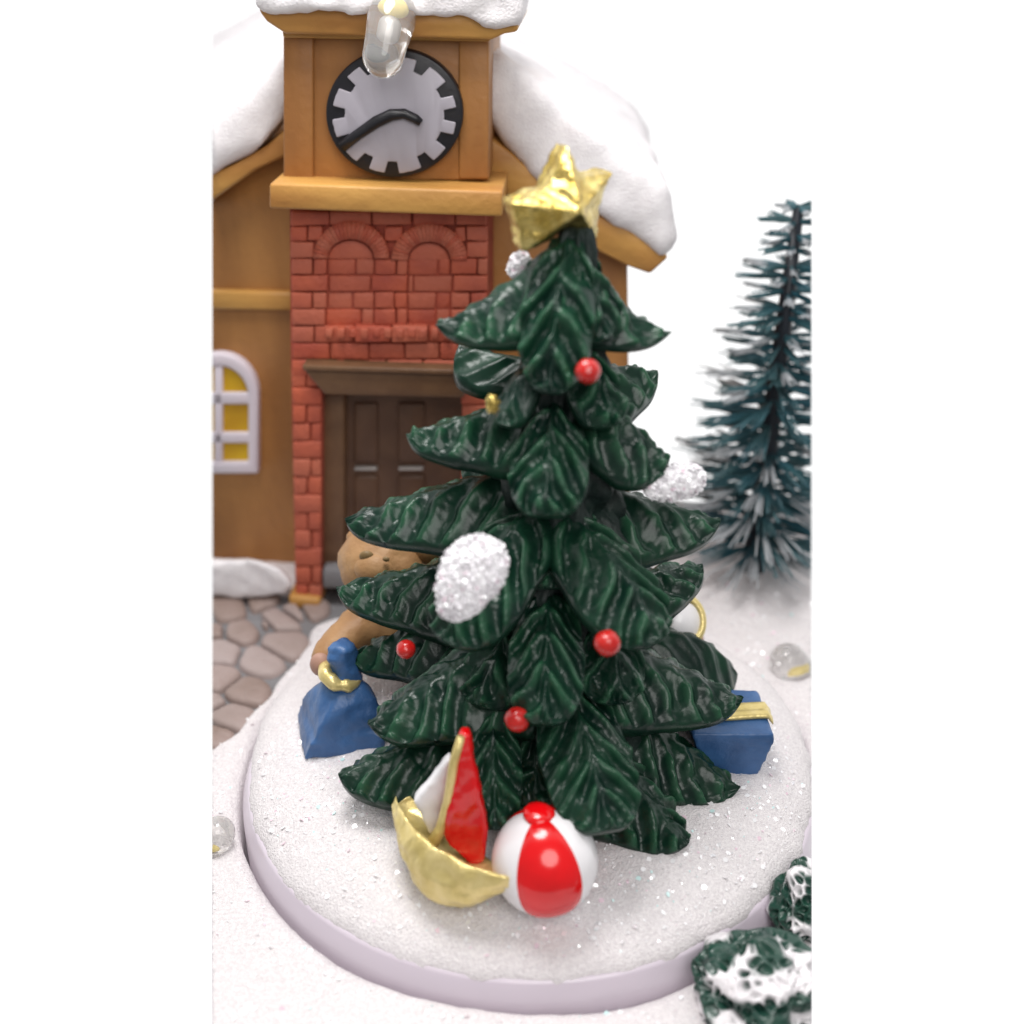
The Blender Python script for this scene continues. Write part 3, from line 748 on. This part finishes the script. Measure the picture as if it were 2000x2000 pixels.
for cx, cy, rx, ry, ix, iy in ARCH:                       # arch rings and their recessed infill
    o_ = [(cx+rx*math.cos(t), cy-ry*math.sin(t)) for t in np.linspace(0, math.pi, 25)]
    i_ = [(cx+ix*math.cos(t), cy-iy*math.sin(t)) for t in np.linspace(math.pi, 0, 25)]
    for k in range(24):
        me = hprism([o_[k], o_[k+1], i_[23-k], i_[24-k]], .012, -.03); bk.from_mesh(me); bpy.data.meshes.remove(me)
    me = bevelled(hprism([(cx-ix+4, cy), *[(cx+(ix-3)*math.cos(t), cy-(iy-3)*math.sin(t)) for t in np.linspace(math.pi, 0, 15)]], -.012, -.03), .003); bk.from_mesh(me)
for k in range(13):                                        # dentils under the frieze
    x = 632+k*23; brick(x, 640, x+20, 664, .030, 2.5)
y = 722; k = 0
while y < 1170:
    hgt = 35; x0, x1 = 568+(y-700)*.018, 628
    sp = x0+(x1-x0)*(.62 if k % 2 else .5)
    if k % 3 != 1: brick(x0, y, sp, y+hgt, 0); brick(sp, y, x1, y+hgt, 0)
    else: brick(x0, y, x1, y+hgt, .002)
    y += hgt; k += 1
y = 722
while y < 1170: brick(900, y, 952, y+35, 0); y += 35
obj('brickwork', bk, M_brick, house, cut=False)
hobj('plinth', hprism([(562, 1165), (625, 1172), (624, 1196), (566, 1188)], .03, -.3), M_trim, bev=.012)
# porch: canopy beam, jambs and door
hobj('lintel', hprism([(592, 722), (925, 732), (905, 778), (634, 772)], .050, -.1), M_lintel, bev=.010)
hobj('lintel', hprism([(590, 714), (928, 724), (925, 734), (592, 724)], .070, -.1), M_lintel, bev=.005)
hobj('door_frame', hprism([(629, 770), (672, 770), (672, 1150), (629, 1150)], -.06, -.35), M_lintel, bev=.008)
door = hobj('door', hprism([(668, 770), (960, 770), (960, 1150), (668, 1150)], -.12, -.34), M_door, bev=0)
for x0, x1, y0, y1 in ((690, 738, 788, 905), (776, 830, 788, 905), (690, 738, 930, 1110), (776, 830, 930, 1110)):
    obj('door_panel', bevelled(hprism(rect(x0, y0, x1, y1), -.105, -.13), .012), M_door, door)
for x0, x1 in ((692, 736), (778, 826)):
    obj('handle', bevelled(hprism(rect(x0, 914, x1, 919), -.097, -.13), .003), M_cup, door)
hobj('doorstep', hprism([(630, 1112), (960, 1112), (960, 1150), (630, 1150)], .0, -.3), M_grey, bev=.01)
# arched window
def arch_pts(cx, hw, yb, ys, ry, n=24): return [(cx-hw, yb)]+[(cx-hw*math.cos(t), ys-ry*math.sin(t)) for t in np.linspace(0, math.pi, n)]+[(cx+hw, yb)]
wo = WO+.045
win = hobj('window', hprism(arch_pts(426, 60, 905, 778, 64), wo-.025, WO-.03), M_yellow, bev=0)
O, I = arch_pts(426, 78, 926, 775, 84), arch_pts(426, 58, 904, 778, 62)
n = len(O); vs = [hp(x, y, wo) for x, y in O]+[hp(x, y, wo) for x, y in I]; vs += [p-HN*.08 for p in vs]
fs = []
for i in range(n):
    j = (i+1) % n; fs += [(i, j, n+j, n+i), (2*n+i, 3*n+i, 3*n+j, 2*n+j), (i, 2*n+i, 2*n+j, j), (n+i, n+j, 3*n+j, 3*n+i)]
fm = bevelled(fix_normals(mesh_from(vs, fs, False)), .010)
obj('window_frame', fm, M_frame, win, cut=True)
for r_ in (rect(418, 715, 434, 905), rect(366, 768, 488, 790), rect(366, 846, 488, 866)):
    obj('muntin', bevelled(hprism(r_, wo-.006, WO-.02), .006), M_frame, win, cut=True)
# snow drift against the left wall
dr = hloft([(300, 1165), (420, 1160), (470, 1172), (520, 1168), (560, 1160), (574, 1140), (545, 1108), (485, 1092), (400, 1098), (300, 1100)], .02,
           [(300, 1140), (420, 1140), (470, 1140), (520, 1140), (560, 1140), (562, 1130), (540, 1104), (480, 1090), (400, 1094), (300, 1096)], -.34)
tag(obj('snow_drift', soften(dr, .016, 8, .012, 7), M_roofsnow, cut=True), 'low white snow drift lying against the ochre wall beside the brick pier', 'snow drift')

# clear bulb hanging over the clock
b0, b1 = hp(764, 40, .20), hp(748, 112, .24)
led = thing('light_bulb', 'clear bent light bulb hanging from the tower roof over the clock', 'light bulb', b0, 'clear light bulbs')
neck = hp(768, 5, .12)
P_ = [neck, hp(768, 22, .17), b0, (b0+b1)/2]; R_ = [.060, .074, .078, .070]
dd = (b1-b0)/np.linalg.norm(b1-b0)
for t in np.linspace(0, math.pi/2-.05, 9): P_.append(b1+dd*.064*math.sin(t)); R_.append(.066*math.cos(t)+.0005)
obj('envelope', fix_normals(mesh_from(*tube(P_, R_, 28))), M_glass, led)
obj('reflector', capsule(b0+dd*.02, b0+dd*.05, .026, 18), M_cup, led)
obj('chip', ball(b0-dd*.03, .030, 3, (1.2, .7, 1)), M_phos, led)
def snow_bulb(x, y, r, label, tilt):
    c = on_z(x, y, .07); rr = r/px_unit(c); t = np.array(tilt); t = t/np.linalg.norm(t)
    o = thing('light_bulb', label, 'light bulb', (c[0], c[1], .045), 'clear light bulbs')
    obj('envelope', capsule(c-t*rr*.9, c+t*rr*.5, rr), M_glass, o, cut=True)
    obj('chip', ball(c-t*rr*.4, rr*.38, 3, (1.2, 1, .7)), M_phos, o, cut=True)
    obj('reflector', capsule(c-t*rr*1.0, c-t*rr*.8, rr*.5), M_cup, o, cut=True)
snow_bulb(1548, 1300, 36, 'clear light bulb half sunk in the snow behind the right gift box', (-.5, -.2, .6))
snow_bulb(418, 1640, 34, 'clear light bulb in the snow left of the disc at the picture edge', (.4, .1, .7))

# ------------------------------------------------------------------ bottle brush tree
tb = on_z(1470, 1112, .04); tt = on_y(1562, 388, tb[1]+.10)
bt = thing('brush_tree', 'teal frosted bottle brush tree on the snow behind the disc', 'brush tree', tb)
ax = tt-tb; H = np.linalg.norm(ax); axn = ax/H
obj('trunk', fix_normals(mesh_from(*tube([tb-axn*.03, tb+ax*.3, tb+ax*.7, tb+ax*.98], [.055, .046, .036, .022], 12))), M_wire, bt, cut=True)
rg = random.Random(11); vs, fs, fr_ = [], [], []
tiers = 27
for k in range(tiers):
    t = .075+.91*k/(tiers-1)+rg.uniform(-.006, .006); R0 = .46*(1-t)**.86+.115
    if t < .14: R0 *= .55+t*3.2
    ncl = int(7*(1-t)+6); a0 = rg.random()*6
    for c in range(ncl):
        a = a0+2*math.pi*c/ncl+rg.uniform(-.22, .22); Rc = R0*rg.uniform(.70, 1.08)
        tc_ = t+rg.uniform(-.004, .004); lift = rg.uniform(-.02, .06); fz = rg.random()
        for q in range(9):
            aa = a+rg.uniform(-.13, .13); rr = Rc*rg.uniform(.72, 1.03); p0 = tb+ax*(tc_+rg.uniform(-.004, .004))
            dr_ = np.array((math.cos(aa), math.sin(aa), lift+rg.uniform(-.02, .02)))
            p1 = p0+dr_*rr*.55+np.array((0, 0, rg.uniform(-.005, .005))); p2 = p0+dr_*rr+np.array((0, 0, rg.uniform(-.008, .004)))
            s = np.array((-math.sin(aa), math.cos(aa), 0)); b0_ = len(vs); f_ = 1 if fz < (.65 if t < .28 else .38) else 0
            for pp, wd in ((p0, .0036), (p1, .0044), (p2, .0028)):
                vs += [pp+s*wd, pp+np.array((0, 0, wd)), pp-s*wd, pp-np.array((0, 0, wd))]
            fr_ += [0]*4+[f_*.45]*4+[f_]*4
            for i in (0, 4):
                for j in range(4): fs.append((b0_+i+j, b0_+i+(j+1) % 4, b0_+i+4+(j+1) % 4, b0_+i+4+j))
            fs.append((b0_+8, b0_+9, b0_+10, b0_+11))
me = mesh_from(vs, fs); set_attr(me, 'frost', fr_)
obj('foliage', me, M_teal, bt, cut=True, fill=False)

# ------------------------------------------------------------------ spongy bushes at the front right
def bush(cx, cy, r, label, sc=(1.15, 1, .8), z=.05, seed=0):
    c = on_z(cx, cy, z+.06); rr = r/px_unit(c)
    bm = bmesh.new(); bmesh.ops.create_icosphere(bm, subdivisions=7, radius=1); at = []
    for v in bm.verts:
        q = v.co.copy(); k = 1+.26*noise.fractal(q*1.6+Vector((seed, 0, 0)), 1, 2, 2)
        w_ = q*(4.7)+Vector((seed*7.3, 1, 2))+.30*noise.noise_vector(q*2.2)
        dist, pos = noise.voronoi(w_); e = dist[0]/max(1e-4, dist[1])
        hole = max(0, 1-(e/.80)**2.6); cell = noise.noise(pos[0]*3.7)
        k -= (.15+.12*cell)*hole
        k += .010*noise.noise(q*12)
        sn = .31+.95*noise.noise(q*1.7+Vector((seed*2.1, 3, 1)))+.12*max(0, q.z)-.30*hole+.05*noise.noise(q*7)
        at.append(sn); v.co = Vector((q.x*sc[0], q.y*sc[1], q.z*sc[2]))*rr*k+V(c)
    me = bpy.data.meshes.new('bush'); bm.to_mesh(me); bm.free(); set_attr(me, 'snow', at)
    me.polygons.foreach_set('use_smooth', [True]*len(me.polygons))
    return tag(obj('bush', me, M_moss, cut=True), label, 'bush', 'spongy bushes at the corner')
bush(1482, 1930, 112, 'dark green spongy bush with white snow dabs in the bottom right corner', seed=1)
bush(1590, 1768, 78, 'smaller green bush with a snow cap at the right edge beside the disc rim', (1, 1, 1.1), seed=2)

# ------------------------------------------------------------------ loose glitter
rg = random.Random(21); groups = {'w': [[], []], 'p': [[], []], 'c': [[], []]}
fv, ff, fm_ = [], [], []
def flake(p, r, mi):
    nrm = np.array((rg.gauss(0, .45), rg.gauss(0, .45)-.15, 1)); d_, s_, u_ = frame_of(nrm); b0_ = len(fv)
    for a in range(6): fv.append(p+r*(math.cos(a*math.pi/3)*s_+math.sin(a*math.pi/3)*u_))
    ff.append(tuple(range(b0_, b0_+6))); fm_.append(mi)
for i in range(5200):
    a, r = rg.random()*2*math.pi, .93*math.sqrt(rg.random()); x, y = r*math.cos(a), r*math.sin(a)
    flake(np.array((x, y, mound_z(x, y)+.002)), rg.choice((.0018, .0022, .003, .003, .0045, .0045, .0085)), rg.choices((0, 1, 2), (9, 1.1, .6))[0])
for i in range(6500):
    x, y = rg.uniform(-1.5, 1.5), rg.uniform(-1.5, 1.3)
    if math.hypot(x, y) < 1.03: continue
    z = ground_h(x, y)
    if z < .02: continue
    flake(np.array((x, y, z+.002)), rg.choice((.0018, .0022, .003, .003, .0045, .0045, .0085)), rg.choices((0, 1, 2), (9, 1.1, .6))[0])
bm = bmesh.new(); bm.from_mesh(mesh_from(fv, ff, False))
for f, mi in zip(bm.faces, fm_): f.material_index = mi
trim(bm, False)
gl = obj('glitter', bm, [M_fw, M_fp, M_fc], smooth=False); gl['kind'] = 'stuff'; gl['label'] = 'tiny glitter flakes scattered over the white snow'; gl['category'] = 'glitter'
